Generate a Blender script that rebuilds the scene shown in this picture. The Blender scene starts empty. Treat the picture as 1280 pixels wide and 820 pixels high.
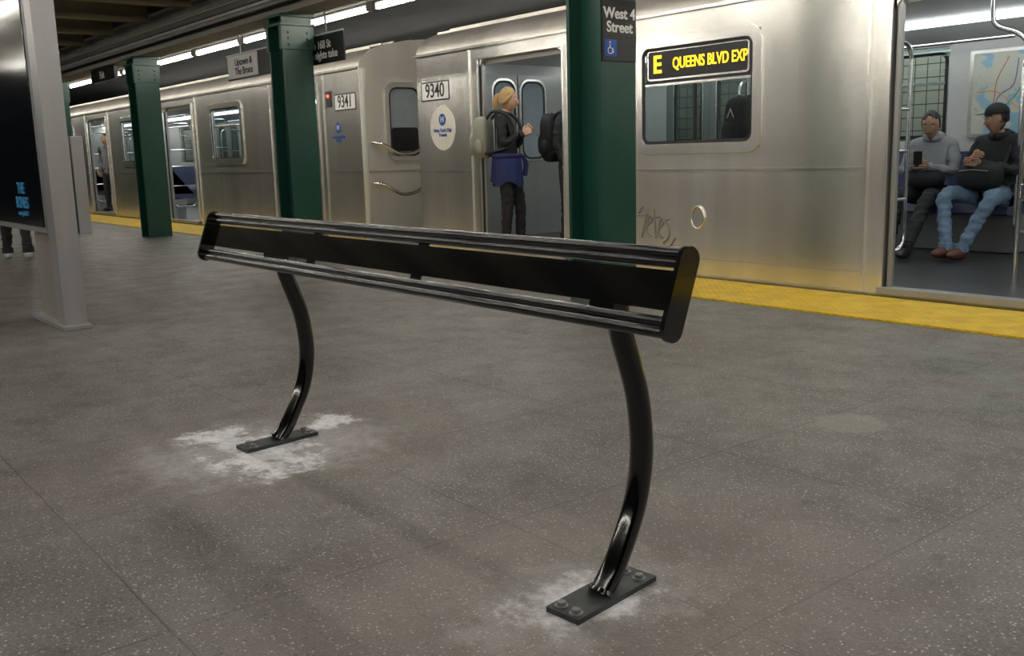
import bpy, math, random
from mathutils import Vector, Matrix, Euler, noise as mnoise
random.seed(3)
sc=bpy.context.scene
sc.view_settings.view_transform='Standard'
sc.view_settings.exposure=.28
V=Vector
# ------------------------------------------------------------ camera
h=1.05; f=1200.0
th=math.atan(974.5/1219); p=math.atan(216.4/1200)
F=V((-math.cos(th),math.sin(th),0)); R=V((math.sin(th),math.cos(th),0)); Z=V((0,0,1))
U=F*math.sin(p)+Z*math.cos(p); D=F*math.cos(p)-Z*math.sin(p)
r_=math.radians(1.547)
CR=math.cos(r_)*R-math.sin(r_)*U; CU=math.sin(r_)*R+math.cos(r_)*U
cd=bpy.data.cameras.new('camera'); cam=bpy.data.objects.new('camera',cd); sc.collection.objects.link(cam)
cd.sensor_width=36; cd.lens=f/1280*36; cd.clip_start=.05; cd.clip_end=200
m=Matrix((CR,CU,-D)).transposed().to_4x4(); m.translation=V((0,0,h)); cam.matrix_world=m
sc.camera=cam
# ------------------------------------------------------------ materials
def newmat(n):
    m=bpy.data.materials.new(n); m.use_nodes=True
    nt=m.node_tree; b=nt.nodes['Principled BSDF']; return m,nt,b
def lk(nt,a,b): nt.links.new(a,b)
def math_(nt,op,a,b=None,c=None,clamp=False):
    n=nt.nodes.new('ShaderNodeMath'); n.operation=op; n.use_clamp=clamp
    for i,x in enumerate((a,b,c)):
        if x is None: continue
        if isinstance(x,(int,float)): n.inputs[i].default_value=x
        else: lk(nt,x,n.inputs[i])
    return n.outputs[0]
def pos(nt): return nt.nodes.new('ShaderNodeTexCoord').outputs['Object']
def noise(nt,vec,scale,detail=3,rough=.55,scl=None):
    if scl:
        mp=nt.nodes.new('ShaderNodeMapping'); mp.inputs['Scale'].default_value=scl; lk(nt,vec,mp.inputs[0]); vec=mp.outputs[0]
    n=nt.nodes.new('ShaderNodeTexNoise'); n.inputs['Scale'].default_value=scale; n.inputs['Detail'].default_value=detail; n.inputs['Roughness'].default_value=rough
    lk(nt,vec,n.inputs['Vector']); return n.outputs['Fac']
def mix(nt,fac,a,b,bt='MIX'):
    n=nt.nodes.new('ShaderNodeMix'); n.data_type='RGBA'; n.blend_type=bt
    if isinstance(fac,(int,float)): n.inputs[0].default_value=fac
    else: lk(nt,fac,n.inputs[0])
    for i,x in ((6,a),(7,b)):
        if isinstance(x,tuple): n.inputs[i].default_value=(*x[:3],1)
        else: lk(nt,x,n.inputs[i])
    return n.outputs[2]
def mrange(nt,x,a,b,c=0,d=1):
    n=nt.nodes.new('ShaderNodeMapRange'); n.interpolation_type='SMOOTHSTEP'
    lk(nt,x,n.inputs[0])
    for i,v in enumerate((a,b,c,d)): n.inputs[i+1].default_value=v
    return n.outputs[0]
def mat(n,col,rough=.5,metal=0,var=.12,scale=8,coat=0,bump=0):
    m,nt,b=newmat(n)
    b.inputs['Roughness'].default_value=rough; b.inputs['Metallic'].default_value=metal
    if coat: b.inputs['Coat Weight'].default_value=coat; b.inputs['Coat Roughness'].default_value=.07
    v=noise(nt,pos(nt),scale,4)
    d=tuple(c*(1-var) for c in col); l=tuple(min(1,c*(1+var)) for c in col)
    lk(nt,mix(nt,v,d,l),b.inputs['Base Color'])
    if bump:
        bn=nt.nodes.new('ShaderNodeBump'); bn.inputs['Strength'].default_value=bump; bn.inputs['Distance'].default_value=.01
        lk(nt,v,bn.inputs['Height']); lk(nt,bn.outputs[0],b.inputs['Normal'])
    return m
def emis(n,col,s):
    m,nt,b=newmat(n); b.inputs['Base Color'].default_value=(*col,1)
    b.inputs['Emission Color'].default_value=(*col,1); b.inputs['Emission Strength'].default_value=s; return m
def glass(n,tint,refl=.55,rough=.03):
    m=bpy.data.materials.new(n); m.use_nodes=True; nt=m.node_tree; nt.nodes.clear()
    o=nt.nodes.new('ShaderNodeOutputMaterial'); mx=nt.nodes.new('ShaderNodeMixShader'); t=nt.nodes.new('ShaderNodeBsdfTransparent'); g=nt.nodes.new('ShaderNodeBsdfGlossy')
    lw=nt.nodes.new('ShaderNodeLayerWeight'); lw.inputs[0].default_value=.5
    t.inputs[0].default_value=(*tint,1); g.inputs['Roughness'].default_value=rough
    fc=math_(nt,'ADD',math_(nt,'MULTIPLY',math_(nt,'POWER',lw.outputs['Facing'],4),refl),.04,clamp=True)
    lk(nt,fc,mx.inputs[0]); lk(nt,t.outputs[0],mx.inputs[1]); lk(nt,g.outputs[0],mx.inputs[2]); lk(nt,mx.outputs[0],o.inputs[0]); return m
def steel(n,col,rough=.36,metal=.85,streak=.25,dirt=.25):
    m,nt,b=newmat(n); P=pos(nt)
    a=noise(nt,P,1.0,4,.6,(3.5,3.5,.22)); c=noise(nt,P,.8,4,.6)
    lo=tuple(x*(1-streak) for x in col); hi=tuple(min(1,x*1.05) for x in col)
    k=mix(nt,mrange(nt,a,.25,.75),lo,hi); k=mix(nt,mrange(nt,c,.4,.8,0,dirt),k,(col[0]*.76,col[1]*.69,col[2]*.56))
    lk(nt,k,b.inputs['Base Color']); b.inputs['Metallic'].default_value=metal; b.inputs['Roughness'].default_value=rough
    return m
M={}
M['steel']=steel('stainless_steel',(.90,.885,.85),.25,.86,.20,.5)
M['steelE']=steel('cab_face_steel',(.62,.60,.55),.35,.25,.08)
M['leaf']=steel('door_leaf_steel',(.34,.35,.34),.35,.5,.08)
M['steel2']=steel('stainless_frame',(.88,.86,.83),.22,.9,.05)
M['steelD']=steel('dull_steel_post',(.40,.40,.41),.38,.55,.12)
M['steelW']=steel('kiosk_leg_panel',(.42,.39,.34),.4,.5,.15)
M['roof']=steel('ribbed_roof_steel',(.50,.47,.43),.45,.7,.2)
M['pole']=mat('polished_pole',(.8,.8,.8),.15,1,.03)
M['green']=mat('column_green_paint',(.009,.060,.042),.3,0,.2,5,bump=.15)
M['black']=mat('gloss_black_powder_coat',(.002,.002,.0025),.10,0,.1,20,coat=.6)
M['blackrub']=mat('black_rubber',(.015,.015,.017),.55)
M['dark']=mat('tunnel_dark',(.014,.014,.016),.9)
M['ceil']=mat('ceiling_dark_paint',(.030,.037,.05),.8,0,.3,3)
M['beam']=mat('ceiling_beam_cream',(.22,.19,.12),.6,0,.25,4)
M['girder']=mat('girder_paint',(.17,.16,.14),.6,0,.3,4)
M['wcream']=mat('car_interior_panel',(.52,.52,.51),.35,0,.03)
M['intfloor']=mat('car_floor',(.045,.045,.050),.35,0,.3,60)
M['seat']=mat('car_seat_blue',(.06,.07,.16),.35)
M['glass']=glass('window_glass',(.74,.79,.79))
M['glassd']=glass('window_glass_dark',(.55,.6,.6))
M['endglass']=mat('end_door_glass',(.30,.34,.37),.08)
M['tube']=emis('fluorescent_tube',(1,.95,.85),42)
M['fill_tube']=emis('added_fill_tube',(1,.95,.85),22)  # glow of the added platform rows, there to brighten the floor
M['intl']=emis('car_light_panel',(.93,1,.98),4)
M['reflec']=mat('fixture_grey',(.25,.25,.25),.5)
M['white']=mat('sign_white',(.75,.75,.73),.5)
M['signblk']=mat('sign_black',(.010,.010,.012),.3)
M['blue']=mat('sign_blue',(.01,.09,.42),.4)
M['led']=emis('led_yellow',(1,.66,.02),1.5)
M['redl']=emis('red_marker_lamp',(1,.05,.02),6)
M['screen']=mat('ad_screen',(.006,.008,.012),.12)
M['adtext']=emis('ad_text_blue',(.02,.14,.26),.25)
M['ink']=mat('graffiti_ink',(.21,.195,.175),.6)
M['logoBG']=mat('logo_disc',(.75,.72,.64),.5)
M['plate']=mat('base_plate_steel',(.04,.045,.045),.45,.3,.6,30)
M['bolt']=mat('dusty_bolt',(.25,.25,.25),.5,.5,.5,60)
m,nt,b=newmat('subway_map'); P=pos(nt); a=noise(nt,P,5,4)
k=mix(nt,mrange(nt,a,.46,.50),(.28,.46,.60),(.55,.55,.48)); c=noise(nt,P,22,3); k=mix(nt,mrange(nt,c,.62,.66,0,.6),k,(.35,.5,.32)); lk(nt,k,b.inputs['Base Color']); b.inputs['Roughness'].default_value=.3
M['map']=m
m,nt,b=newmat('station_white_tile'); br=nt.nodes.new('ShaderNodeTexBrick'); br.offset=0; br.inputs['Scale'].default_value=1; br.inputs['Brick Width'].default_value=.15; br.inputs['Row Height'].default_value=.15; br.inputs['Mortar Size'].default_value=.006
br.inputs['Color1'].default_value=(.62,.66,.60,1); br.inputs['Color2'].default_value=(.55,.60,.55,1); br.inputs['Mortar'].default_value=(.1,.1,.1,1)
mp=nt.nodes.new('ShaderNodeMapping'); mp.inputs['Rotation'].default_value=(math.radians(90),0,0); lk(nt,pos(nt),mp.inputs[0]); lk(nt,mp.outputs[0],br.inputs[0]); lk(nt,br.outputs[0],b.inputs['Base Color']); b.inputs['Roughness'].default_value=.25
M['tile']=m
m,nt,b=newmat('tactile_yellow'); P=pos(nt); sx=nt.nodes.new('ShaderNodeSeparateXYZ'); lk(nt,P,sx.inputs[0])
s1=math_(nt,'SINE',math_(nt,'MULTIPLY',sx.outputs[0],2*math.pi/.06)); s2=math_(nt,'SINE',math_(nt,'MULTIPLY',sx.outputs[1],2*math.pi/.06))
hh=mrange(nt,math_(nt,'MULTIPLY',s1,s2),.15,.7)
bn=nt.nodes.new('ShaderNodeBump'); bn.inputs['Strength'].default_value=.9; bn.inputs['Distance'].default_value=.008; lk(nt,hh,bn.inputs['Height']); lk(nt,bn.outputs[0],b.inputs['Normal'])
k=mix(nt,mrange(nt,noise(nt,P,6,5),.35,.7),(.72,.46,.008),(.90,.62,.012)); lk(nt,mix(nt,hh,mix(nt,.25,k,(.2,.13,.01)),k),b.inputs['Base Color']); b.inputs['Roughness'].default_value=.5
M['yellow']=m
m,nt,b=newmat('platform_concrete'); P=pos(nt); sx=nt.nodes.new('ShaderNodeSeparateXYZ'); lk(nt,P,sx.inputs[0]); X,Y=sx.outputs[0],sx.outputs[1]
big=noise(nt,P,.55,5,.6); mid=noise(nt,P,4,6,.65); fine=noise(nt,P,110,3,.6); med=noise(nt,P,1.9,8,.72)
col=mix(nt,mrange(nt,big,.35,.65),(.090,.083,.077),(.138,.129,.119))
col=mix(nt,mrange(nt,mid,.4,.75,0,.5),col,(.075,.065,.057))
col=mix(nt,mrange(nt,med,.50,.66,0,.8),col,(.050,.043,.038))
col=mix(nt,mrange(nt,med,.47,.30,0,.5),col,(.21,.197,.183))
col=mix(nt,mrange(nt,fine,.35,.7,0,.5),col,(.205,.192,.178))
def specks(sc_,th_,r,c,fac,col):
    vo=nt.nodes.new('ShaderNodeTexVoronoi'); vo.inputs['Scale'].default_value=sc_; lk(nt,P,vo.inputs['Vector'])
    sr=nt.nodes.new('ShaderNodeSeparateColor'); lk(nt,vo.outputs['Color'],sr.inputs[0])
    sp=math_(nt,'MULTIPLY',math_(nt,'LESS_THAN',vo.outputs['Distance'],r),math_(nt,'GREATER_THAN',sr.outputs[0],th_))
    return mix(nt,math_(nt,'MULTIPLY',sp,fac),col,c)
col=specks(80,.6,.24,(.60,.57,.53),.75,col); col=specks(130,.5,.3,(.42,.40,.37),.45,col); col=specks(60,.7,.3,(.03,.027,.023),.5,col); col=specks(4.5,.80,.13,(.045,.038,.034),.55,col)
def joint(c,o,s,w):
    fr=math_(nt,'FRACT',math_(nt,'DIVIDE',math_(nt,'SUBTRACT',c,o-100*s),s)); d=math_(nt,'ABSOLUTE',math_(nt,'SUBTRACT',fr,.5)); return math_(nt,'GREATER_THAN',d,.5-w/s)
wob=math_(nt,'MULTIPLY',math_(nt,'SUBTRACT',mid,.5),.016)
j=math_(nt,'MAXIMUM',joint(math_(nt,'ADD',X,wob),-1.23,.86,.0028),joint(math_(nt,'ADD',Y,wob),.65,.975,.0028))
jf=math_(nt,'MULTIPLY',j,mrange(nt,med,.36,.60,.45,.9)); col=mix(nt,jf,col,(.030,.027,.025))
def dist(cx,cy,kx=1,ky=1):
    a=math_(nt,'POWER',math_(nt,'MULTIPLY',math_(nt,'SUBTRACT',X,cx),kx),2); c=math_(nt,'POWER',math_(nt,'MULTIPLY',math_(nt,'SUBTRACT',Y,cy),ky),2)
    return math_(nt,'SQRT',math_(nt,'ADD',a,c))
n2=noise(nt,P,9,7,.72)
def spot(cx,cy,rad,kx=1,ky=1,amp=.45,s=1.0):
    d=math_(nt,'ADD',dist(cx,cy,kx,ky),math_(nt,'MULTIPLY',math_(nt,'SUBTRACT',n2,.5),-amp)); return mrange(nt,d,rad,rad*.3,0,s)
rd=mrange(nt,math_(nt,'MINIMUM',dist(-1.56,1.5,1,.8),dist(-3.31,1.5,1,.8)),1.0,.2,0,.40)
col=mix(nt,rd,col,(.20,.163,.140))
w=spot(-1.58,1.46,.20,1.25,.78,.4,.9)
for a in ((-3.24,1.40,.24,1,.85,.7),(-3.06,1.36,.19,1,1,.7),(-3.52,1.36,.19,1,1,.7),(-3.45,1.78,.13,1,1,.6),(-1.58,1.46,.36,1.25,.8,.8,.16),(-3.26,1.42,.50,1,.8,.8,.30)): w=math_(nt,'MAXIMUM',w,spot(*a))
w=math_(nt,'MULTIPLY',w,mrange(nt,noise(nt,P,38,5,.75),.33,.58,.62,1))
col=mix(nt,math_(nt,'MULTIPLY',w,.95),col,(.82,.83,.88))
col=mix(nt,mrange(nt,dist(-1.98,3.24),.15,.11,0,.4),col,(.30,.29,.27))
lk(nt,col,b.inputs['Base Color'])
lk(nt,mrange(nt,mid,.3,.75,.38,.55),b.inputs['Roughness'])
bn=nt.nodes.new('ShaderNodeBump'); bn.inputs['Strength'].default_value=.35; bn.inputs['Distance'].default_value=.006
lk(nt,math_(nt,'SUBTRACT',fine,math_(nt,'MULTIPLY',j,1.2)),bn.inputs['Height']); lk(nt,bn.outputs[0],b.inputs['Normal'])
M['floor']=m
# ------------------------------------------------------------ mesh builder
class B:
    def __init__(s): s.v=[];s.f=[];s.mi=[];s.sm=[];s.mats=[]
    def add(s,vs,fs,mt,sm=False):
        mt=M[mt] if isinstance(mt,str) else mt
        if mt not in s.mats: s.mats.append(mt)
        i=s.mats.index(mt); o=len(s.v); s.v+= [tuple(x) for x in vs]
        for q in fs: s.f.append([o+a for a in q]); s.mi.append(i); s.sm.append(sm)
    def box(s,x0,x1,y0,y1,z0,z1,mt):
        s.add([(x0,y0,z0),(x1,y0,z0),(x1,y1,z0),(x0,y1,z0),(x0,y0,z1),(x1,y0,z1),(x1,y1,z1),(x0,y1,z1)],
          [(0,3,2,1),(4,5,6,7),(0,1,5,4),(1,2,6,5),(2,3,7,6),(3,0,4,7)],mt)
    def prism(s,loop,off,mt,sm=False):
        n=len(loop); off=V(off); a=[V(q) for q in loop]; c=[q+off for q in a]
        s.add(a+c,[tuple(range(n))[::-1],tuple(range(n,2*n))],mt)
        s.add(a+c,[(i,(i+1)%n,n+(i+1)%n,n+i) for i in range(n)],mt,sm)
    def ring(s,o,i,off,mt):
        n=len(o); off=V(off); o=[V(q) for q in o]; i=[V(q) for q in i]; vs=o+i+[q+off for q in o]+[q+off for q in i]; fs=[]
        for k in range(n):
            l=(k+1)%n; fs+=[(k,l,n+l,n+k),(2*n+k,3*n+k,3*n+l,2*n+l),(k,2*n+k,2*n+l,l),(n+k,n+l,3*n+l,3*n+k)]
        s.add(vs,fs,mt)
    def tube(s,pts,r,mt,n=10,smooth=0,closed=False):
        P=[V(q) for q in pts]; rs=list(r) if isinstance(r,(list,tuple)) else [r]*len(P)
        if smooth:
            Q=[];RS=[]
            for i in range(len(P)-1):
                a=P[max(i-1,0)];b_=P[i];c=P[i+1];d=P[min(i+2,len(P)-1)]
                for k in range(smooth):
                    t=k/smooth; Q.append(.5*((2*b_)+(c-a)*t+(2*a-5*b_+4*c-d)*t*t+(3*b_-a-3*c+d)*t**3)); RS.append(rs[i]*(1-t)+rs[i+1]*t)
            Q.append(P[-1]);RS.append(rs[-1]); P,rs=Q,RS
        L=len(P); up=None; vs=[]
        for i in range(L):
            t=(P[min(i+1,L-1)]-P[max(i-1,0)]).normalized()
            if up is None: up=t.orthogonal().normalized()
            up=(up-t*up.dot(t)).normalized(); bi=t.cross(up)
            for k in range(n):
                a=2*math.pi*k/n; vs.append(P[i]+(up*math.cos(a)+bi*math.sin(a))*rs[i])
        fs=[(i*n+k,i*n+(k+1)%n,(i+1)*n+(k+1)%n,(i+1)*n+k) for i in range(L-1) for k in range(n)]
        s.add(vs,fs,mt,True); s.add(vs[:n],[tuple(range(n))[::-1]],mt); s.add(vs[-n:],[tuple(range(n))],mt)
    def sph(s,c,rad,mt,rot=None,nu=16,nv=10,fn=None):
        if isinstance(rad,(int,float)): rad=(rad,)*3
        c=V(c); vs=[]
        for j in range(nv+1):
            ph=math.pi*j/nv
            for i in range(nu):
                t=2*math.pi*i/nu; q=V((math.sin(ph)*math.cos(t),math.sin(ph)*math.sin(t),math.cos(ph)))
                q=V((q.x*rad[0],q.y*rad[1],q.z*rad[2]))
                if fn: q=fn(q)
                if rot: q=rot@q
                vs.append(c+q)
        s.add(vs,[(j*nu+i,(j+1)*nu+i,(j+1)*nu+(i+1)%nu,j*nu+(i+1)%nu) for j in range(nv) for i in range(nu)],mt,True)
    def fin(s,name,parent=None,bevel=0):
        me=bpy.data.meshes.new(name); me.from_pydata(s.v,[],s.f)
        for m_ in s.mats: me.materials.append(m_)
        for q,i,sm in zip(me.polygons,s.mi,s.sm): q.material_index=i; q.use_smooth=sm
        me.update()
        o=bpy.data.objects.new(name,me); sc.collection.objects.link(o)
        if parent: o.parent=parent
        if bevel:
            bv=o.modifiers.new('bevel','BEVEL'); bv.width=bevel; bv.segments=2; bv.limit_method='ANGLE'
        return o
def empty(n):
    o=bpy.data.objects.new(n,None); o.empty_display_size=.2; sc.collection.objects.link(o); return o
def txt(n,body,loc,size,mt,parent,face='-Y',ext=.002,align='CENTER',sx=1,bold=.010):
    c=bpy.data.curves.new(n,'FONT'); c.body=body; c.size=size; c.extrude=ext; c.align_x=align; c.align_y='CENTER'; c.space_line=.9; c.offset=size*bold
    c.materials.append(M[mt]); o=bpy.data.objects.new(n,c); sc.collection.objects.link(o)
    o.location=loc; o.rotation_euler=(math.pi/2,0,0 if face=='-Y' else math.pi/2); o.scale=(sx,1,1); o.parent=parent; return o
def rr(w,h_,r,n=6):
    out=[]
    for cx,cy,a0 in ((w/2-r,h_/2-r,0),(-w/2+r,h_/2-r,90),(-w/2+r,-h_/2+r,180),(w/2-r,-h_/2+r,270)):
        for k in range(n+1):
            a=math.radians(a0+90*k/n); out.append((cx+r*math.cos(a),cy+r*math.sin(a)))
    return out
def onXZ(l,cx,cz,y): return [(cx+a,y,cz+b_) for a,b_ in l]
def onYZ(l,cy,cz,x): return [(x,cy+a,cz+b_) for a,b_ in l]
# ------------------------------------------------------------ room
b=B(); b.box(-45,12,-6,6.12,-.25,0,'floor'); b.fin('floor')
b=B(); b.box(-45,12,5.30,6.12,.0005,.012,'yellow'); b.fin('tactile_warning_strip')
b=B(); b.box(-44.9,11.9,6.12,10.88,-1.2,-1.1,'dark'); b.fin('track_bed')
b=B(); b.box(-45,12,10.9,11.0,-1.2,3.4,'tile'); b.fin('wall_far')
b=B(); b.box(-45,12,-8.1,-8,-.25,3.4,'dark'); b.box(-45,12,-8,-6,-.9,-.8,'dark'); b.fin('wall_back')
b=B(); b.box(-45.1,-45,-8,11,-1.2,3.4,'dark'); b.fin('wall_left')
b=B(); b.box(12,12.1,-8,11,-1.2,3.4,'dark'); b.fin('wall_right')
b=B(); b.box(-45,12,-8,5.1,3.2,3.4,'ceil'); b.box(-45,12,5.1,11,3.3,3.4,'dark'); b.fin('ceiling')
g=empty('ceiling_beams')
b=B(); x=-44
while x<11:
    b.box(x-.09,x+.09,-6,4.7,2.94,3.0,'beam'); b.box(x-.02,x+.02,-6,4.7,3.0,3.2,'beam'); x+=1.52
b.fin('cross_beams',g)
b=B(); b.box(-45,12,4.70,5.02,2.56,2.60,'girder'); b.box(-45,12,4.84,4.88,2.6,3.0,'girder'); b.box(-45,12,4.70,5.02,3.0,3.04,'girder')
b.box(-45,12,5.12,5.3,2.62,3.3,'girder')
b.tube([(-45,4.62,2.70),(12,4.62,2.70)],.025,'steelD',8); b.tube([(-45,4.60,2.80),(12,4.60,2.80)],.02,'girder',8)
b.fin('longitudinal_girder',g)
for i,cx in enumerate((-0.37,-4.99,-9.72,-14.45,-19.2,-24,-28.8,-33.6)):
    b=B(); y0,y1=4.68,5.02
    b.box(cx-.17,cx-.14,y0,y1,0,2.56,'green'); b.box(cx+.14,cx+.17,y0,y1,0,2.56,'green'); b.box(cx-.14,cx+.14,4.79,4.91,0,2.56,'green')
    b.box(cx-.20,cx+.20,y0-.03,y1+.03,2.44,2.47,'green'); b.box(cx-.20,cx+.20,y0-.03,y1+.03,2.53,2.56,'green')
    for s in(-1,1):
        b.box(cx+s*.155-.028,cx+s*.155+.028,y0-.02,y1+.02,2.2,2.44,'green')
        for zz in (2.25,2.31,2.37):
            for yy in (4.74,4.96): b.sph((cx+s*.185,yy,zz),.012,'green',nu=8,nv=6)
    b.fin('steel_column' if i==0 else 'steel_column.%03d'%i,bevel=.006)
sx0=-4.99+.17
b=B(); b.box(sx0,sx0+.012,4.69,5.01,1.66,2.06,'signblk'); b.box(sx0+.012,sx0+.014,4.71,4.82,1.69,1.80,'blue')
sg=b.fin('station_name_sign')
txt('name_text','West 4\nStreet',(sx0+.014,4.85,1.925),.100,'white',sg,'+X',bold=.02)
b=B(); q=sx0+.016; cy=4.765
b.tube([(q,cy-.01,1.77),(q,cy-.01,1.745),(q,cy+.012,1.742),(q,cy+.022,1.712)],.004,'white',6); b.sph((q,cy-.01,1.782),.007,'white')
b.tube([(q,cy-.008+.022*math.cos(a/8*math.pi*1.5+1.9),1.728+.022*math.sin(a/8*math.pi*1.5+1.9)) for a in range(9)],.003,'white',6); b.fin('wheelchair_icon',sg)
k=0
for yy,zz,xa,xb,tm in((5.5,2.60,-33.9,8,'tube'),(3.3,2.88,-8.3,5,'fill_tube'),(1.9,2.88,-8.3,5,'fill_tube'),(.4,2.86,-20,6,'fill_tube'),(-1.2,2.86,-20,6,'fill_tube'),(-5.0,2.86,-20,6,'tube'),(10.45,2.6,-30,2,'tube')):  # first row is real; the others are unseen lights added to brighten the scene
    g=empty('real_and_added_light_row' if k==0 else 'real_and_added_light_row.%03d'%k); k+=1
    b=B(); bt=B(); x=xa
    while x<xb:
        b.box(x,x+1.52,yy-.03,yy+.03,zz+.04,zz+.08,'reflec'); b.box(x,x+.03,yy-.03,yy+.03,zz-.02,zz+.05,'reflec'); b.box(x+1.49,x+1.52,yy-.03,yy+.03,zz-.02,zz+.05,'reflec')
        bt.tube([(x+.03,yy,zz),(x+1.49,yy,zz)],.019,tm,6); x+=1.66
        b.box(x-.9,x-.88,yy-.01,yy+.01,zz+.08,3.3 if yy>5 else 3.2,'girder')
    b.fin('fixtures',g); bt.fin('tubes',g)
b=B(); b.box(-12.0,-9.02,5.10,5.115,2.06,2.37,'signblk'); b.box(-12.0,-9.02,5.09,5.1,2.355,2.37,'white')
b.box(-11.98,-11.1,5.095,5.1,2.08,2.35,'white')  # white slab paints the bright glare on the sign's left part
for x in(-11.6,-9.4): b.box(x-.01,x+.01,5.1,5.115,2.37,2.6,'girder')
sg=b.fin('hanging_direction_sign')
txt('sign_text','To 168 St\nLate nights take',(-9.52,5.095,2.20),.115,'white',sg,sx=1.0,bold=.02); txt('sign_text_b','Uptown &\nThe Bronx',(-11.5,5.093,2.21),.12,'signblk',sg)
b=B(); b.box(-16.7,-15.5,4.78,4.84,2.36,2.55,'signblk'); sg=b.fin('exit_sign'); txt('exit_text','Exit',(-16.1,4.775,2.45),.15,'white',sg)
# ------------------------------------------------------------ kiosk
b=B()
b.box(-6.80,-6.63,1.58,1.72,0,2.9,'steelD')
b.box(-7.36,-6.81,1.62,1.66,0,.62,'steelW')
b.box(-7.45,-6.60,1.56,1.74,0,.03,'steelD')
b.box(-8.9,-6.83,1.58,1.72,.62,2.75,'steelD')
b.box(-8.86,-6.86,1.572,1.58,.66,2.7,'screen')
b.box(-7.6,-6.9,1.80,1.88,.60,1.25,'steelD')
ki=b.fin('advertising_kiosk',bevel=.004)
txt('poster_text','THE\nBONES',(-7.38,1.568,.86),.11,'adtext',ki); txt('poster_text_b','coming this fall',(-7.38,1.568,.74),.045,'adtext',ki)
# ------------------------------------------------------------ bench
g=empty('leaning_bench')
W=V((0,.342,.94)); Nn=V((0,-.94,.342)); O=V((0,1.483,.661)); XL,XR=-3.875,-1.338
b=B()
for w,rad in((.0135,.0135),(.036,.0115),(.165,.012),(.186,.0125)):
    c=O+W*w; b.tube([(XL,c.y,c.z),(XR,c.y,c.z)],rad,'black',16)
b.fin('rails',g)
b=B()
a=O+W*.060; c=O+W*.147
b.prism([(XL,a.y,a.z),(XR,a.y,a.z),(XR,c.y,c.z),(XL,c.y,c.z)],-Nn*.008,'black')
for lo,hi in((.020,.046),(.153,.18)):
    b.prism([(XL,*(O+W*lo)[1:]),(XR,*(O+W*lo)[1:]),(XR,*(O+W*hi)[1:]),(XL,*(O+W*hi)[1:])],-Nn*.006,'black')
for x in(-3.0,-2.35): 
    q=O+W*.03-Nn*.004; b.prism([(x,q.y,q.z),(x+.05,q.y,q.z),(x+.05,*(q+W*.135)[1:]),(x,*(q+W*.135)[1:])],-Nn*.006,'black')
b.fin('back_panel',g,bevel=.002)
b=B()
for x in(XL-.012,XR):
    lp=[]
    for q,w in rr(.060,.208,.029): pt=O+W*(.098+w)+Nn*q; lp.append((x,pt.y,pt.z))
    b.prism(lp,(.012,0,0),'black')
b.fin('end_caps',g,bevel=.003)
prof=[(1.497,.0),(1.545,.06),(1.585,.13),(1.620,.21),(1.638,.30),(1.638,.38),(1.625,.47),(1.600,.55),(1.575,.62),(1.562,.67),(1.558,.70)]
for i,x in enumerate((-1.56,-3.315)):
    b=B(); b.tube([(x,y,z+.008) for y,z in prof],.029,'black',20,smooth=5)
    q=O+W*.07-Nn*.008; lp=[(x-.04,*(q-W*.045)[1:]),(x-.04,*(q+W*.075)[1:]),(x-.04,*(q+W*.05-Nn*.03)[1:]),(x-.04,*(q-W*.045-Nn*.04)[1:])]
    b.prism(lp,(.08,0,0),'black'); b.fin('leg_%d'%(i+1),g)
    b=B()
    cs=[(-1.59,1.35),(-1.49,1.36),(-1.53,1.66),(-1.63,1.65)] if i==0 else [(-3.34,1.34),(-3.25,1.345),(-3.285,1.65),(-3.375,1.645)]
    b.prism([(a_,c_,0.0005) for a_,c_ in cs],(0,0,.013),'plate')
    mx=sum(c[0] for c in cs)/4
    for e,(s_,t_) in enumerate(((.12,.025),(.12,-.025),(-.12,.025),(-.12,-.025))):
        xx=mx-.13*s_+t_; b.tube([(xx,1.5+s_,.012),(xx,1.5+s_,.024)],.011,'bolt',6); b.tube([(xx,1.5+s_,.012),(xx,1.5+s_,.015)],.017,'bolt',12)
    b.fin('foot_plate_%d'%(i+1),g,bevel=.001)
    b=B(); b.tube([(x,1.497,.012),(x,1.503,.02)],[.037,.031],'black',20); b.fin('weld_collar_%d'%(i+1),g)
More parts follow.
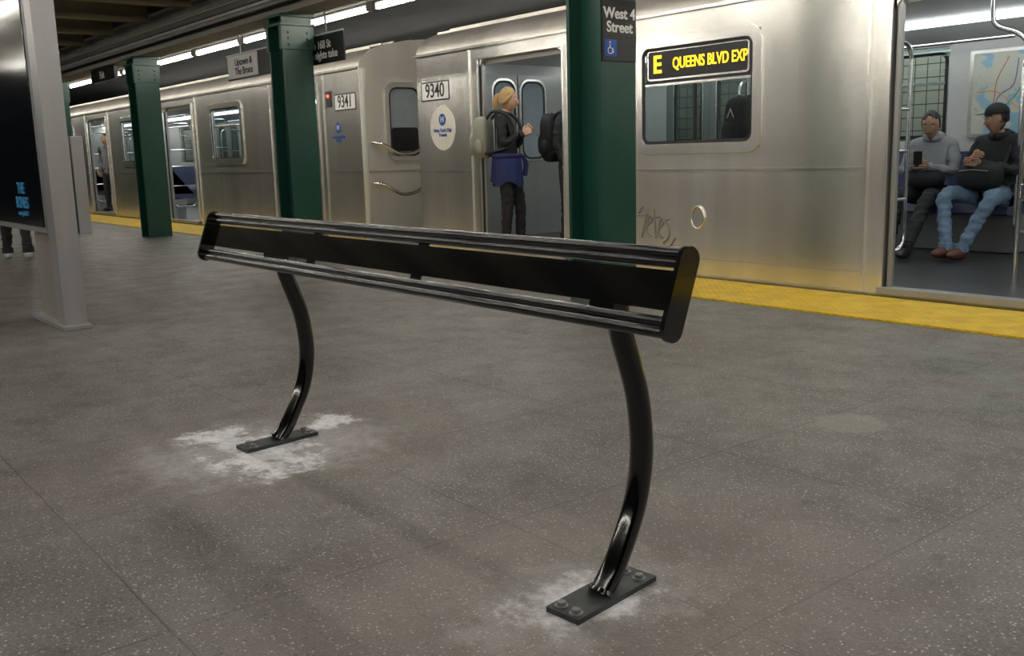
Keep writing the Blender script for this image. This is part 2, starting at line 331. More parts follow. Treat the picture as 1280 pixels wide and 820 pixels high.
# ------------------------------------------------------------ train
YN,YF=6.2,9.15
profil=[(6.2,2.15),(6.215,2.22),(6.27,2.30),(6.36,2.37),(6.55,2.44),(6.9,2.51),(7.3,2.545),(7.675,2.555)]
profil=profil+[(YN+YF-y,z) for y,z in profil[::-1][1:]]
def car(name,x0,x1,doors,wins):
    g=empty(name)
    for side in(0,1):
        b=B(); bl=B(); ya,yb=(YN,YN+.07) if side==0 else (YF-.07,YF)
        la,lb=(YN+.071,YN+.079) if side==0 else (YF-.079,YF-.071)
        ops=sorted([(a,c,'d') for a,c in doors]+[(a,c,'w') for a,c in wins]); x=x0
        def seg(xa,xb,z0,z1):
            b.box(xa,xb,ya,yb,z0,z1,'steel')
            if z1>.06: bl.box(max(xa,x0+.07),min(xb,x1-.07),la,lb,max(z0,.06),min(z1,2.11),'wcream')
        for a,c,t in ops:
            seg(x,a,-.12,2.15)
            if t=='d': seg(a,c,-.12,.06); seg(a,c,2.03,2.15)
            else: seg(a,c,-.12,1.06); seg(a,c,1.95,2.15)
            x=c
        seg(x,x1,-.12,2.15); b.fin('side_shell_%d'%side,g); bl.fin('wall_lining_%d'%side,g)
    b=B(); x=x0
    for a,c in sorted(doors)+[(x1,x1)]:
        b.box(x,a-(.16 if a<x1 else 0),YN-.008,YN,.885,.90,'steel2'); b.box(x,a-(.16 if a<x1 else 0),YN-.003,YN,.16,.164,'steelD'); x=c+.16
    b.box(x0,x1,YN-.03,YN,2.15,2.175,'steel2')
    b.box(x0,x1,YN-.015,YN,-.02,.03,'steel2')
    for a,c in doors:
        for s,xx in((-1,a),(1,c)):
            b.box(min(xx,xx+s*.02),max(xx,xx+s*.02),YN-.02,YN,.03,2.05,'steel2')
            b.box(min(xx+s*.15,xx+s*.17),max(xx+s*.15,xx+s*.17),YN-.018,YN,.0,2.14,'steel2')
            b.box(min(xx-s*.012,xx),max(xx-s*.012,xx),YN+.01,YN+.06,.07,2.03,'blackrub')
            b.box(min(xx-s*.05,xx-s*.012),max(xx-s*.05,xx-s*.012),YN+.025,YN+.055,.07,2.03,'leaf')
            r=.12; pts=[(xx,YN+.01,2.03),(xx-s*r,YN+.01,2.03)]+[(xx-s*(r-r*math.sin(t/8*math.pi/2)),YN+.01,2.03-(r-r*math.cos(t/8*math.pi/2))) for t in range(1,9)]
            b.prism(pts,(0,.05,0),'steel2')
        b.box(a,c,YN-.02,YN,2.03,2.05,'steel2'); b.box(a-.02,c+.02,YN-.05,YN+.07,.03,.07,'steelD')
    b.fin('side_trim',g)
    b=B(); n=len(profil)
    pts=[(x0,y,z) for y,z in profil]+[(x1,y,z) for y,z in profil]
    b.add(pts,[(i,i+1,n+i+1,n+i) for i in range(n-1)],'roof',True)
    for xx in(x0,x1): b.add([(xx,y,z) for y,z in profil],[tuple(range(n))],'steelE')
    for y,z in((6.45,2.405),(6.62,2.455),(6.8,2.49)): b.box(x0+.1,x1-.1,y-.01,y+.01,z,z+.022,'roof')
    b.fin('roof',g)
    b=B(); b.box(x0+.01,x1-.01,YN+.075,YF-.075,-.12,.06,'intfloor'); b.fin('car_floor',g)
    b=B(); b.box(x0+.05,x1-.05,YN+.07,YF-.07,2.12,2.15,'wcream')
    b.box(x0+.05,x1-.05,6.72,6.90,2.08,2.12,'intl'); b.box(x0+.05,x1-.05,8.45,8.63,2.08,2.12,'intl')
    for yy in (6.28,9.07):
        s=1 if yy<7 else -1
        b.prism([(x0+.05,yy,2.12),(x0+.05,yy+s*.35,2.12),(x0+.05,yy+s*.03,1.98),(x0+.05,yy,1.98)],(x1-x0-.1,0,0),'wcream')
    for xx in(x0,x1-.06): b.box(xx,xx+.06,YN+.07,7.3,.06,2.15,'wcream'); b.box(xx,xx+.06,8.05,YF-.07,.06,2.15,'wcream'); b.box(xx,xx+.06,7.3,8.05,1.95,2.15,'wcream'); b.box(xx+.02,xx+.04,7.3,8.05,.06,1.95,'steel2')
    for xe_,sx_ in((x0+.06,1),(x1-.06,-1)):
        b.box(min(xe_,xe_+sx_*.01),max(xe_,xe_+sx_*.01),YN+.09,YF-.09,.06,2.0,'leaf')
        for cy_,wy_ in((7.40,.32),(7.85,.36)):
            b.ring(onYZ(rr(wy_+.07,.99,.15),cy_,1.46,xe_+sx_*.011),onYZ(rr(wy_+.02,.94,.13),cy_,1.46,xe_+sx_*.011),(sx_*.012,0,0),'steel2')
            b.ring(onYZ(rr(wy_+.02,.94,.13),cy_,1.46,xe_+sx_*.011),onYZ(rr(wy_-.03,.89,.11),cy_,1.46,xe_+sx_*.011),(sx_*.010,0,0),'blackrub')
            b.prism(onYZ(rr(wy_-.03,.89,.11),cy_,1.46,xe_+sx_*.011),(sx_*.003,0,0),'endglass')
        b.box(min(xe_+sx_*.01,xe_+sx_*.014),max(xe_+sx_*.01,xe_+sx_*.014),7.612,7.622,.06,2.0,'blackrub')
    b.fin('interior_lining',g)
    b=B(); gl=B(); fr=B()
    gaps=[]; x=x0+.1
    for a,c in sorted(doors)+[(x1-.1,x1-.1)]: gaps.append((x,a)); x=c
    for a,c in gaps:
        if c-a<1.3: continue
        for yy,s in((YN+.08,1),(YF-.08,-1)):
            lp=[(0,.44),(.40,.44),(.44,.42),(.46,.36),(.42,.34),(.06,.36),(.04,.9),(0,.9)]
            b.prism([(a+.25,yy+s*(q+.02),z+.07) for q,z in lp],(c-a-.5,0,0),'seat')
            b.prism([(a+.25,yy+s*(q+.02),z+.07) for q,z in [(0,0),(.25,0),(.3,.34),(0,.34)]],(c-a-.5,0,0),'leaf')
            for xx in(a+.18,c-.18):
                cy=yy+s*.26
                l=rr(.46,1.5,.12); pts=[(xx,cy+q,1.02+w) for q,w in l]; b.tube(pts+[pts[0]],.016,'pole',8)
                for zz in(.65,1.0,1.3): b.tube([(xx,cy-.22,zz),(xx,cy+.22,zz)],.012,'pole',8)
            b.tube([(a+.3,yy+s*.42,1.93),(c-.3,yy+s*.42,1.93)],.015,'pole',8)
    for a,c in doors: b.tube([((a+c)/2+.1,7.675,.06),((a+c)/2+.1,7.675,2.12)],.018,'pole',10)
    b.fin('seats_and_poles',g)
    for a,c in wins:
        cx=(a+c)/2; w=c-a
        for y,s in((YN,-1),(YF,1)):
            o=onXZ(rr(w+.04,.96,.12),cx,1.50,y+s*.002); i=onXZ(rr(w-.13,.79,.07),cx,1.50,y+s*.002)
            fr.ring(o,i,(0,s*.018,0),'steel2')
            i2=onXZ(rr(w-.11,.81,.075),cx,1.50,y); i3=onXZ(rr(w-.18,.74,.05),cx,1.5,y); fr.ring(i2,i3,(0,s*.006,0),'blackrub')
            fr.box(cx-w/2+.07,cx+w/2-.07,y-s*.02-.006,y-s*.02+.006,1.60,1.63,'steel2')
            gl.box(cx-w/2+.03,cx+w/2-.03,y-s*.036-.003,y-s*.036+.003,1.08,1.94,'glass')
    for a,c in doors:
        cx=(a+c)/2
        for s in(-1,1):
            xc=cx+s*(c-a)/4; wd=(c-a)/2-.006
            fr.ring(onXZ(rr(wd,1.97,.002),xc,1.045,YF-.05),onXZ(rr(.40,.92,.1),xc,1.42,YF-.05),(0,.03,0),'leaf')
            fr.ring(onXZ(rr(.47,.99,.13),xc,1.42,YF-.06),onXZ(rr(.43,.95,.11),xc,1.42,YF-.06),(0,.012,0),'steel2')
            fr.ring(onXZ(rr(.43,.95,.12),xc,1.42,YF-.06),onXZ(rr(.39,.91,.1),xc,1.42,YF-.06),(0,.012,0),'blackrub')
            gl.box(xc-.21,xc+.21,YF-.04,YF-.035,.94,1.9,'glassd')
    fr.fin('window_frames',g,bevel=.003); gl.fin('glazing',g)
    return g
dR=[(-8.2,-6.89),(-3.58,-2.25),(1.05,2.38),(5.7,7.0)]; wR=[(-5.93,-4.65),(-1.3,-.03),(3.35,4.6)]
cr=car('subway_car',-9.36,9,dR,wR)
dL=[(-13.05,-11.75),(-17.58,-16.23),(-22.3,-21.0),(-27,-25.7)]; wL=[(-15.46,-14.19),(-20.06,-18.8),(-24.7,-23.4)]
cl=car('subway_car.001',-29,-10.65,dL,wL)
b=B(); b.box(-5.83,-4.74,YN+.0,YN+.02,1.60,1.89,'blackrub'); b.ring(onXZ(rr(1.06,.25,.03),-5.285,1.755,YN-.004),onXZ(rr(1.03,.22,.02),-5.285,1.755,YN-.004),(0,.004,0),'steel2'); b.box(-5.84,-4.73,YN-.006,YN,1.585,1.605,'steel2')
b.box(-5.31,-5.29,YN-.004,YN+.02,1.08,1.59,'blackrub')
b.fin('destination_display',cr)
txt('route_letter','E',(-5.70,YN-.006,1.755),.20,'led',cr,bold=.02); txt('destination_text','QUEENS BLVD EXP',(-5.15,YN-.006,1.755),.125,'led',cr,sx=.72,bold=.01)
def number(par,cx,s):
    b=B(); b.box(cx-.27,cx+.27,YN-.004,YN,1.66,1.87,'blackrub'); b.box(cx-.255,cx+.255,YN-.006,YN-.003,1.675,1.855,'white')
    b.fin('number_plate',par); txt('car_number',s,(cx,YN-.008,1.765),.215,'signblk',par,sx=.86,bold=.008)
number(cr,-9.0,'9340'); number(cl,-11.01,'9341')
for par,cx in((cr,-8.88),(cl,-11.22)):
    b=B()
    if par is cr: b.prism([(cx+.24*math.cos(a/16*math.pi),YN-.003,1.36+.24*math.sin(a/16*math.pi)) for a in range(32)],(0,.003,0),'logoBG')
    b.prism([(cx+.065*math.cos(a/16*math.pi),YN-.006,1.45+.065*math.sin(a/16*math.pi)) for a in range(32)],(0,.003,0),'blue'); b.fin('transit_logo',par)
    txt('logo_m','M',(cx,YN-.008,1.45),.09,'white',par); txt('logo_text','New York City\nTransit',(cx,YN-.006,1.31),.055,'blue',par)
b=B(); b.box(-11.5,-11.36,YN-.012,YN,1.72,1.92,'blackrub'); b.sph((-11.43,YN-.015,1.86),.02,'redl'); b.fin('marker_lamp',cl)
b=B()
b.prism([(-5.25+.055*math.cos(a/12*math.pi),YN-.008,.5+.075*math.sin(a/12*math.pi)) for a in range(24)],(0,.008,0),'steelD')
ci=[(-5.25+.07*math.cos(a/12*math.pi),YN-.008,.5+.09*math.sin(a/12*math.pi)) for a in range(25)]; b.tube(ci,.01,'steel2',6); b.fin('filler_cap',cr)
b=B()
for st in ([(-5.98,.52),(-5.9,.60),(-5.84,.55),(-5.88,.4),(-5.92,.28)],[(-6.0,.50),(-5.8,.53)],[(-5.84,.40),(-5.76,.46),(-5.80,.50),(-5.84,.36),(-5.76,.30)],[(-5.72,.58),(-5.71,.4),(-5.70,.28)],[(-5.78,.48),(-5.64,.50)],[(-5.66,.38),(-5.58,.44),(-5.62,.48),(-5.66,.34),(-5.58,.29)],[(-5.48,.48),(-5.54,.46),(-5.49,.37),(-5.52,.28),(-5.58,.24),(-5.5,.2),(-5.4,.3)]):
    b.tube([(-5.93+(x+5.98)*.75,YN-.001,.44+(z-.44)*.85) for x,z in st],.008,'ink',6,smooth=5)
b.fin('graffiti',cr)
xe=-10.62
b=B()
b.box(xe-.028,xe,YN+.03,YF,-.3,2.15,'steelE')
b.tube([(xe-.03,YN+.045,-.2),(xe-.03,YN+.045,2.15)],.045,'steelE',20)
pf=[(y,z) for y,z in profil]; b.add([(xe+.002,y,z) for y,z in pf],[tuple(range(len(pf)))],'steelE')
lp=rr(.46,.86,.12); b.ring(onYZ(rr(.58,.98,.16),6.82,1.5,xe),onYZ(lp,6.82,1.5,xe),(.025,0,0),'steel2'); b.ring(onYZ(lp,6.82,1.5,xe),onYZ(rr(.42,.82,.10),6.82,1.5,xe),(.02,0,0),'blackrub'); b.prism(onYZ(lp,6.82,1.5,xe),(.006,0,0),'endglass')
b.prism(onYZ(rr(.40,.30,.04),6.82,1.28,xe+.006),(.003,0,0),'signblk')
for z0 in(1.22,.72): b.tube([(xe,6.32,z0+.02),(xe+.06,6.32,z0+.02),(xe+.12,6.42,z0),(xe+.18,6.62,z0-.12),(xe+.18,6.85,z0-.1),(xe+.15,7.05,z0+.02),(xe,7.1,z0+.02)],.022,'pole',8,smooth=5)
b.box(xe,xe+.02,7.25,7.30,.0,2.0,'blackrub'); b.box(xe,xe+.02,8.05,8.1,.0,2.0,'blackrub'); b.box(xe,xe+.012,YN+.06,7.2,.88,.90,'steel2')
b.fin('cab_end_face',cl)
b=B(); b.box(xe+.05,-9.4,7.45,7.9,-.5,-.2,'dark'); b.fin('coupler',cl)
b=B(); b.box(-4.42,-3.88,YF-.092,YF-.082,1.12,1.85,'map'); b.ring(onXZ(rr(.60,.79,.02),-4.15,1.485,YF-.097),onXZ(rr(.53,.72,.02),-4.15,1.485,YF-.097),(0,.01,0),'steel2')
for cc,pts in (((.7,.12,.08),[(-4.3,1.2),(-4.22,1.4),(-4.2,1.6),(-4.1,1.8)]),((.1,.35,.15),[(-4.35,1.3),(-4.15,1.35),(-4.0,1.5),(-3.95,1.7)]),((.08,.15,.5),[(-4.25,1.18),(-4.18,1.45),(-4.05,1.55),(-4.02,1.78)]),((.75,.40,.05),[(-4.38,1.5),(-4.2,1.5),(-4.0,1.35),(-3.92,1.3)])):
    n_='route_%.2f'%cc[0]; M[n_]=mat(n_,cc,.4); b.tube([(x,YF-.093,z) for x,z in pts],.004,n_,6,smooth=4)
b.fin('map_poster',cr)
b=B(); b.tube([(-3.3,7,2.12),(-3.3,7,1.92),(-3.26,7,1.84),(-3.12,7,1.78),(-3.05,7,1.70),(-3.04,7,1.6),(-3.04,7,.6),(-3.04,7,.06)],.017,'pole',10,smooth=4)
b.tube([(-3.04,7,1.45),(-2.95,6.95,1.42),(-2.9,6.8,1.35),(-2.9,6.7,1.1),(-2.92,6.8,.75),(-3.0,6.97,.65)],.015,'pole',8,smooth=4)
b.tube([(-3.04,7,1.1),(-2.75,7,1.08)],.013,'pole',8); b.tube([(-3.04,7,.75),(-2.75,7,.73)],.013,'pole',8); b.tube([(-2.75,7,.06),(-2.75,7,2.12)],.015,'pole',8)
b.fin('stanchion',cr)
# ------------------------------------------------------------ people
def pm(n,c,r=.8): 
    if n not in M: M[n]=mat(n,c,r,0,.15,30)
    return n
SK=pm('skin',(.52,.31,.21),.5); SKt=pm('skin_tan',(.40,.23,.15),.5)
def person(name,loc,yaw,J,top,pants,shoe,skin,hair,hair_style='short',headyaw=0,headpitch=0,sleeve=.055,torso=.145,curl=.9,extra=None,hood=.0,wr=.012):
    pm('lip',(.30,.10,.08),.5); pm('eyewhite',(.7,.7,.68),.3); pm('iris',(.03,.02,.015),.3)
    g=empty(name); g.location=loc; g.rotation_euler=(0,0,yaw)
    J={k:V(v) for k,v in J.items()}
    rad=dict(pel=torso*.95,wai=torso*.9,che=torso*1.02,nb=.062,hb=.05,shL=sleeve*1.2,shR=sleeve*1.2,elL=sleeve*.85,elR=sleeve*.85,wrL=.034,wrR=.034,hiL=.095,hiR=.095,knL=.068,knR=.068,anL=.05,anR=.05)
    E=[('pel','wai',top),('wai','che',top),('che','nb',top),('nb','hb',skin),('che','shL',top),('che','shR',top),('shL','elL',top),('elL','wrL',top),('shR','elR',top),('elR','wrR',top),('pel','hiL',pants),('pel','hiR',pants),('hiL','knL',pants),('knL','anL',pants),('hiR','knR',pants),('knR','anR',pants)]
    ks=list(rad); me=bpy.data.meshes.new('tmp'); me.from_pydata([J[k] for k in ks],[(ks.index(a),ks.index(c)) for a,c,_ in E],[])
    ob=bpy.data.objects.new('tmp',me); sc.collection.objects.link(ob)
    sk=ob.modifiers.new('s','SKIN'); sk.use_smooth_shade=True
    for i,k in enumerate(ks): me.skin_vertices[0].data[i].radius=(rad[k],rad[k]); me.skin_vertices[0].data[i].use_root=(k=='pel')
    ss=ob.modifiers.new('u','SUBSURF'); ss.levels=3; ss.render_levels=3
    dg=bpy.context.evaluated_depsgraph_get(); nm=bpy.data.meshes.new_from_object(ob.evaluated_get(dg)); bpy.data.objects.remove(ob)
    nm.materials.clear(); ml=[]
    for _,_,t in E:
        if t not in ml: ml.append(t); nm.materials.append(M[t])
    nrm=[v.normal.copy() for v in nm.vertices]
    for v,nn in zip(nm.vertices,nrm):
        q=v.co.copy()
        if q.z<J['nb'].z-.02 and q.z>J['anL'].z+.04:
            v.co+=nn*wr*(mnoise.noise(V((q.x*14,q.y*14,q.z*22)))+.5*mnoise.noise(V((q.x*30,q.y*30,q.z*45))))
        if abs(q.y)<.2:
            for a,c in(('pel','wai'),('wai','che'),('che','nb')):
                A,C_=J[a],J[c]
                if A.z-.05<=q.z<=C_.z+.02 and abs(q.x-(A.x+C_.x)/2)<.25:
                    t=max(0,min(1,(q.z-A.z)/(C_.z-A.z))); cx=A.x+(C_.x-A.x)*t; wgt=max(0,1-max(0,abs(q.y)-.1)/.1)
                    v.co.x=cx+(v.co.x-cx)*(1-.2*wgt); break
    for pl in nm.polygons:
        c=pl.center; best=9
        for a,d,t in E:
            A,C_=J[a],J[d]; ab=C_-A; tt=max(0,min(1,(c-A).dot(ab)/ab.length_squared)); dd=(c-A-ab*tt).length/(rad[a]*(1-tt)+rad[d]*tt)
            if t==skin: dd*=1.05
            if dd<best: best=dd; pl.material_index=ml.index(t)
        pl.use_smooth=True
    bo=bpy.data.objects.new('body',nm); sc.collection.objects.link(bo); bo.parent=g
    b=B(); nb=J['nb']
    b.tube([nb+V((.066*math.cos(t/12*2*math.pi)-.005,.070*math.sin(t/12*2*math.pi),.012-.02*math.cos(t/12*2*math.pi))) for t in range(13)],.02+hood*.1,top,8)
    if hood: b.tube([nb+V((-.02,.085,.02)),nb+V((-.09,.06,.0)),nb+V((-.12,0,-.02)),nb+V((-.09,-.06,.0)),nb+V((-.02,-.085,.02))],[.02,.038,.045,.038,.02],top,10,smooth=4)
    for s in 'LR':
        d=(J['wr'+s]-J['el'+s]).normalized(); b.tube([J['wr'+s]-d*.035,J['wr'+s]+d*.004],[.040,.037],top,12)
        b.tube([J['an'+s]+V((0,0,.05)),J['an'+s]+V((0,0,-.015))],[.060,.064],pants,14)
    b.fin('collar_and_cuffs',g)
    b=B()
    for s in'LR':
        a=J['an'+s]; fd=V(J.get('ft'+s,(1,0,0))); fd=fd.normalized(); rt=Matrix((fd,Z.cross(fd).normalized(),fd.cross(Z.cross(fd).normalized()))).transposed()
        def shp(q): 
            return V((q.x,q.y,max(q.z,-.045)*(1 if q.x<.0 else 1-.35*q.x/.13)))
        b.sph(a+fd*.06+V((0,0,-.035)),(.135,.048,.055),shoe,rt,16,10,shp)
    b.fin('shoes',g)
    hb=J['hb']; rot=Euler((0,headpitch,headyaw)).to_matrix(); hc=hb+rot@V((.018,0,.088))
    def hd(q):
        z=q.z/.12; k=1
        if z<0: k=1-.32*(-z)**1.6
        y=q.y*k; x=q.x*(1-.12*max(0,-z)) + (.012*max(0,-z) if q.x>0 else .0)
        if q.x<0 and z<-.3: x*=.8
        if q.x>.05 and abs(q.y)<.022 and -.42<z<.1: x+=.020*(1-abs(q.y)/.022)*min(1,(.1-z)*2.5)
        if q.x>.05 and .0<z<.18 and .015<abs(q.y)<.05: x-=.006
        return V((x,y,q.z))
    b=B(); b.sph(hc,(.096,.076,.118),skin,rot,40,32,hd)
    for s in(-1,1):
        b.sph(hc+rot@V((.080,s*.030,.006)),(.0115,.0115,.0072),'eyewhite',rot,10,8); b.sph(hc+rot@V((.087,s*.030,.005)),.0060,'iris',rot,8,6)
        b.tube([hc+rot@V((.088,s*.014,.028)),hc+rot@V((.088,s*.032,.033)),hc+rot@V((.078,s*.05,.026))],.0035,hair,6)
        b.sph(hc+rot@V((-.005,s*.076,-.005)),(.018,.009,.03),skin,rot,10,8)
    b.tube([hc+rot@V((.078,-.022,-.058)),hc+rot@V((.090,0,-.056)),hc+rot@V((.078,.022,-.058))],.005,'lip',8,smooth=3)
    b.fin('head',g)
    b=B()
    def hs(q):
        o=q.copy(); q=hd(q) if q.z>0 else q
        if q.x>.03 and q.z<.045: q=V((q.x*.70,q.y*.8,q.z))
        if q.z<-.05: q=V((q.x*.75,q.y*.8,q.z))
        n_=mnoise.noise(V((o.x*25,o.y*60,o.z*18)))*.006
        return q*(1+n_/.1)
    b.sph(hc+rot@V((-.010,0,.012)),(.100,.085,.122) if hair_style!='short' else (.097,.082,.118),hair,rot,40,28,hs)
    if hair_style=='pony':
        b.tube([hc+rot@V(q) for q in((-.08,0,.05),(-.115,0,.035),(-.14,0,-.03),(-.125,0,-.10),(-.11,0,-.15))],[.02,.038,.036,.026,.008],hair,10,smooth=4)
        for s in(-1,1): b.tube([hc+rot@V(q) for q in((.06,s*.05,.08),(.03,s*.08,.03),(-.03,s*.085,-.02),(-.08,s*.05,-.03))],[.015,.02,.02,.015],hair,8,smooth=4)
    if hair_style=='cap':
        cm=pm('cap_black',(.015,.015,.017),.8)
        b.sph(hc+rot@V((-.005,0,.045)),(.106,.089,.092),cm,rot,24,14,lambda q:V((q.x,q.y,max(q.z,-.005))))
        b.prism([hc+rot@V((.06+.12*math.cos(a/10*math.pi-math.pi/2),.075*math.sin(a/10*math.pi-math.pi/2),.042)) for a in range(11)],rot@V((0,0,.006)),cm)
    b.fin('hair',g)
    b=B()
    for s in'LR':
        w=J['wr'+s]; d=(w-J['el'+s]).normalized(); sg_=1 if s=='L' else -1
        pn=V((0,-sg_,0)); pn=(pn-d*pn.dot(d)); pn.normalize(); sd=d.cross(pn)*sg_
        if sd.dot(V((1,0,.6)))<0: sd=-sd
        rt=Matrix((d,sd,pn)).transposed(); 
        b.sph(w+d*.048,(.052,.040,.017),skin,rt,14,10); b.tube([w-d*.02,w+d*.02],[.027,.027],skin,10)
        for k in range(4):
            off=(.030-.020*k); ln=(.085,.095,.088,.070)[k]; q=w+d*.080+sd*off; pts=[q-d*.02,q]; dd=d.copy()
            for sgm in(.45,.32,.23):
                an=curl*.75; dd=(Matrix.Rotation(an if (Matrix.Rotation(.1,3,sd)@dd).dot(pn)>dd.dot(pn) else -an,3,sd)@dd); q=q+dd*ln*sgm; pts.append(q)
            b.tube(pts,[.009,.0095,.009,.008,.006],skin,8,smooth=3)
        q=w+d*.025+sd*.028; b.tube([q,q+sd*.022+d*.018,q+sd*.028+d*.045+pn*.015,q+sd*.018+d*.065+pn*.026],[.012,.012,.010,.007],skin,8,smooth=3)
    b.fin('hands',g)
    if extra: extra(g,J,hc)
    return g
def stand(**k):
    J=dict(pel=(0,0,.92),wai=(0,0,1.05),che=(.0,0,1.24),nb=(-.01,0,1.40),hb=(.01,0,1.455),shL=(-.01,.165,1.335),shR=(-.01,-.165,1.335),elL=(-.03,.22,1.08),elR=(-.03,-.22,1.08),wrL=(.06,.21,.86),wrR=(.06,-.21,.86),hiL=(0,.085,.86),hiR=(0,-.085,.86),knL=(.02,.095,.47),knR=(.02,-.095,.47),anL=(-.01,.1,.085),anR=(-.01,-.1,.085))
    J.update(k); return J
def sit(**k):
    J=dict(pel=(0,0,.53),wai=(-.03,0,.66),che=(-.05,0,.86),nb=(-.03,0,1.03),hb=(.0,0,1.09),shL=(-.04,.17,.96),shR=(-.04,-.17,.96),elL=(.05,.23,.72),elR=(.05,-.23,.72),wrL=(.26,.10,.70),wrR=(.26,-.10,.70),hiL=(.05,.09,.52),hiR=(.05,-.09,.52),knL=(.44,.13,.53),knR=(.44,-.13,.53),anL=(.52,.13,.09),anR=(.52,-.13,.09))
    J.update(k); return J
def backpack(col,dx=-.22,z=1.16,w=.30,hh_=.44,d=.16,logo=False):
    def fx(g,J,hc):
        pm('pack_'+col[0],col[1],.8); b=B(); mt='pack_'+col[0]
        def sq(q,rd=(d/2,w/2,hh_/2)):
            return V(tuple(rd[i]*math.copysign(abs(q[i]/rd[i])**.55,q[i]) for i in range(3)))
        b.sph((dx,0,z),(d/2,w/2,hh_/2),mt,None,24,16,sq); b.sph((dx-d/2,0,z-.07),(.05,w/2-.04,.12),mt,None,20,12,lambda q:V((q.x,math.copysign(abs(q.y/(w/2-.04))**.6*(w/2-.04),q.y),math.copysign(abs(q.z/.12)**.6*.12,q.z))))
        b.tube([(dx-d/2-.05,-w/2+.07,z+.03),(dx-d/2-.055,0,z+.04),(dx-d/2-.05,w/2-.07,z+.03)],.004,'blackrub',6,smooth=3)
        for s in(-1,1): 
            b.sph((dx,s*w/2,z-.1),(.05,.03,.08),mt,None,12,8)
            b.tube([(dx+.06,s*.07,z+.18),(dx+.16,s*.11,z+.26),(.06,s*.12,z+.20),(.13,s*.13,z+.05),(.08,s*.16,z-.1),(dx+.06,s*.13,z-.17)],.017,'blackrub',8,smooth=5)
        b.tube([(dx-.0,-.04,z+.21),(dx-.01,0,z+.26),(dx,.04,z+.21)],.009,'blackrub',6,smooth=4)
        if logo: b.tube([(dx-d/2-.012,-.05,z+.08),(dx-d/2-.012,.0,z+.15),(dx-d/2-.012,.05,z+.08)],.006,'white',6)
        b.fin('backpack',g)
    return fx
blk=pm('cloth_black',(.012,.012,.015)); blk2=pm('cloth_dark_grey',(.018,.018,.021)); navy=pm('cloth_navy',(.012,.02,.10)); jean=pm('denim_blue',(.13,.20,.29)); grey=pm('hoodie_grey',(.27,.28,.30)); striped=pm('shirt_grey',(.15,.16,.18))
blond=pm('hair_blond',(.42,.28,.12),.6); dkh=pm('hair_dark',(.012,.009,.008),.5); boot=pm('shoe_black',(.015,.014,.014),.4); brs=pm('shoe_brown',(.10,.03,.02),.5); whs=pm('shoe_white',(.6,.6,.6),.5)
def womanx(g,J,hc):
    backpack(('olive',(.27,.28,.23)),dx=-.26,z=1.17,w=.34,hh_=.44,d=.18)(g,J,hc)
    b=B()
    n=28; rows=[(.98,.135,.165),(.94,.16,.185),(.86,.165,.19),(.76,.17,.195),(.68,.175,.20)]
    vs=[]
    for zi,(z,a,c) in enumerate(rows):
        for k in range(n):
            t=math.radians(50)+math.radians(300)*k/(n-1); w=1+.04*math.sin(k*1.9)*zi*.5
            vs.append((a*w*math.cos(t),c*w*math.sin(t),z-(.03*math.sin(k*.8) if zi==4 else 0)))
    b.add(vs,[(r*n+k,r*n+k+1,(r+1)*n+k+1,(r+1)*n+k) for r in range(4) for k in range(n-1)],'cloth_navy',True)
    b.tube([(.15*math.cos(t/10*2*math.pi),.18*math.sin(t/10*2*math.pi),.97) for t in range(11)],.025,'cloth_navy',8)
    b.tube([(.16,.02,.97),(.19,.04,.88),(.17,.05,.76)],[.02,.028,.025],'cloth_navy',8,smooth=3)
    b.fin('tied_jacket',g)
person('standing_woman',(-8.03,6.42,.07),math.radians(35),stand(elR=(.02,-.21,1.09),wrR=(.20,-.10,1.19),elL=(.03,.20,1.09),wrL=(.20,.07,1.22),anL=(.10,.1,.085),knL=(.10,.095,.47)),blk,blk,boot,SK,blond,'pony',headyaw=.1,extra=womanx,sleeve=.05,torso=.14)
person('standing_passenger',(-7.74,7.05,.07),math.radians(15),stand(),blk,blk2,boot,SK,dkh,'short',extra=backpack(('black',(.012,.012,.014)),w=.34,hh_=.52,z=1.15,d=.18))
person('standing_passenger.001',(-5.15,6.9,.07),math.radians(70),stand(elR=(.1,-.24,1.2),wrR=(.2,-.2,1.45)),blk,blk2,boot,SKt,dkh,'short',extra=backpack(('black',(.012,.012,.014)),w=.34,hh_=.5,logo=True))
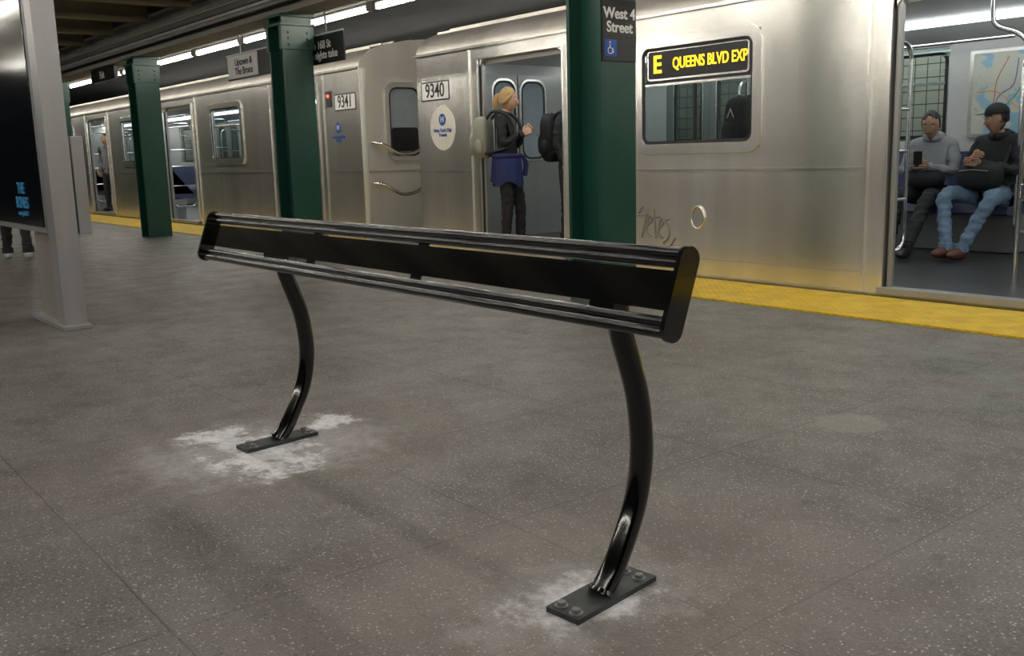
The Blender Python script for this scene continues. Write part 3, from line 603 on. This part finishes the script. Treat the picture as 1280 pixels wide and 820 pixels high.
def phone(g,J,hc):
    b=B(); w=(J['wrL']+J['wrR'])/2+V((.07,0,.06)); b.prism([w+V((0,a,c)) for a,c in rr(.075,.15,.012)],(.009,0,.0),'signblk'); b.fin('phone',g)
    b=B(); b.sph((.20,.02,.66),(.13,.17,.10),'cloth_black',None,20,12); b.fin('lap_bag',g)
def bag(g,J,hc):
    b=B(); b.sph((.24,0,.69),(.11,.20,.12),'cloth_black',None,20,12,lambda q:V((q.x,math.copysign(abs(q.y/.20)**.7*.20,q.y),math.copysign(abs(q.z/.12)**.7*.12,q.z)))); b.tube([(.16,.15,.75),(.03,.14,.95),(-.03,.1,1.03)],.015,'cloth_black',8,smooth=4); b.tube([(.35,-.13,.74),(.355,0,.75),(.35,.13,.74)],.004,'steelD',6); b.fin('shoulder_bag',g)
person('seated_man',(-4.56,8.64,.07),math.radians(-80),sit(hb=(.02,0,1.07),anL=(.85,.10,.09),anR=(.62,-.13,.09),knL=(.48,.13,.50),wrL=(.27,.05,.78),wrR=(.27,-.06,.78)),grey,blk,boot,SKt,dkh,'short',headpitch=.3,headyaw=.1,extra=phone,sleeve=.062,hood=.1,wr=.015)
person('seated_man.001',(-3.96,8.62,.07),math.radians(-95),sit(anL=(.60,.08,.09),anR=(.66,-.02,.10),knL=(.42,.22,.52),knR=(.45,-.20,.55),wrL=(.28,.02,.80),wrR=(.30,-.04,.84)),blk2,jean,brs,SKt,dkh,'cap',headyaw=-.45,headpitch=.05,extra=bag,sleeve=.075,torso=.165,hood=.12,wr=.018)
person('standing_passenger.002',(-21.9,6.45,.07),math.radians(-60),stand(),striped,blk2,boot,SKt,dkh)
person('seated_passenger',(-17.6,8.62,.07),math.radians(-90),sit(),blk,blk2,boot,SKt,dkh)
person('seated_passenger.001',(-18.3,8.62,.07),math.radians(-90),sit(),navy,blk2,boot,SK,dkh)
person('walking_commuter',(-12.25,2.50,0),math.radians(170),stand(anL=(.25,.1,.085),knL=(.16,.09,.47),anR=(-.25,-.1,.12),knR=(-.02,-.09,.48)),blk,blk2,whs,SK,dkh)
w=bpy.data.worlds.new('world'); sc.world=w; w.use_nodes=True; w.node_tree.nodes['Background'].inputs[0].default_value=(.8,.85,1,1); w.node_tree.nodes['Background'].inputs[1].default_value=.05
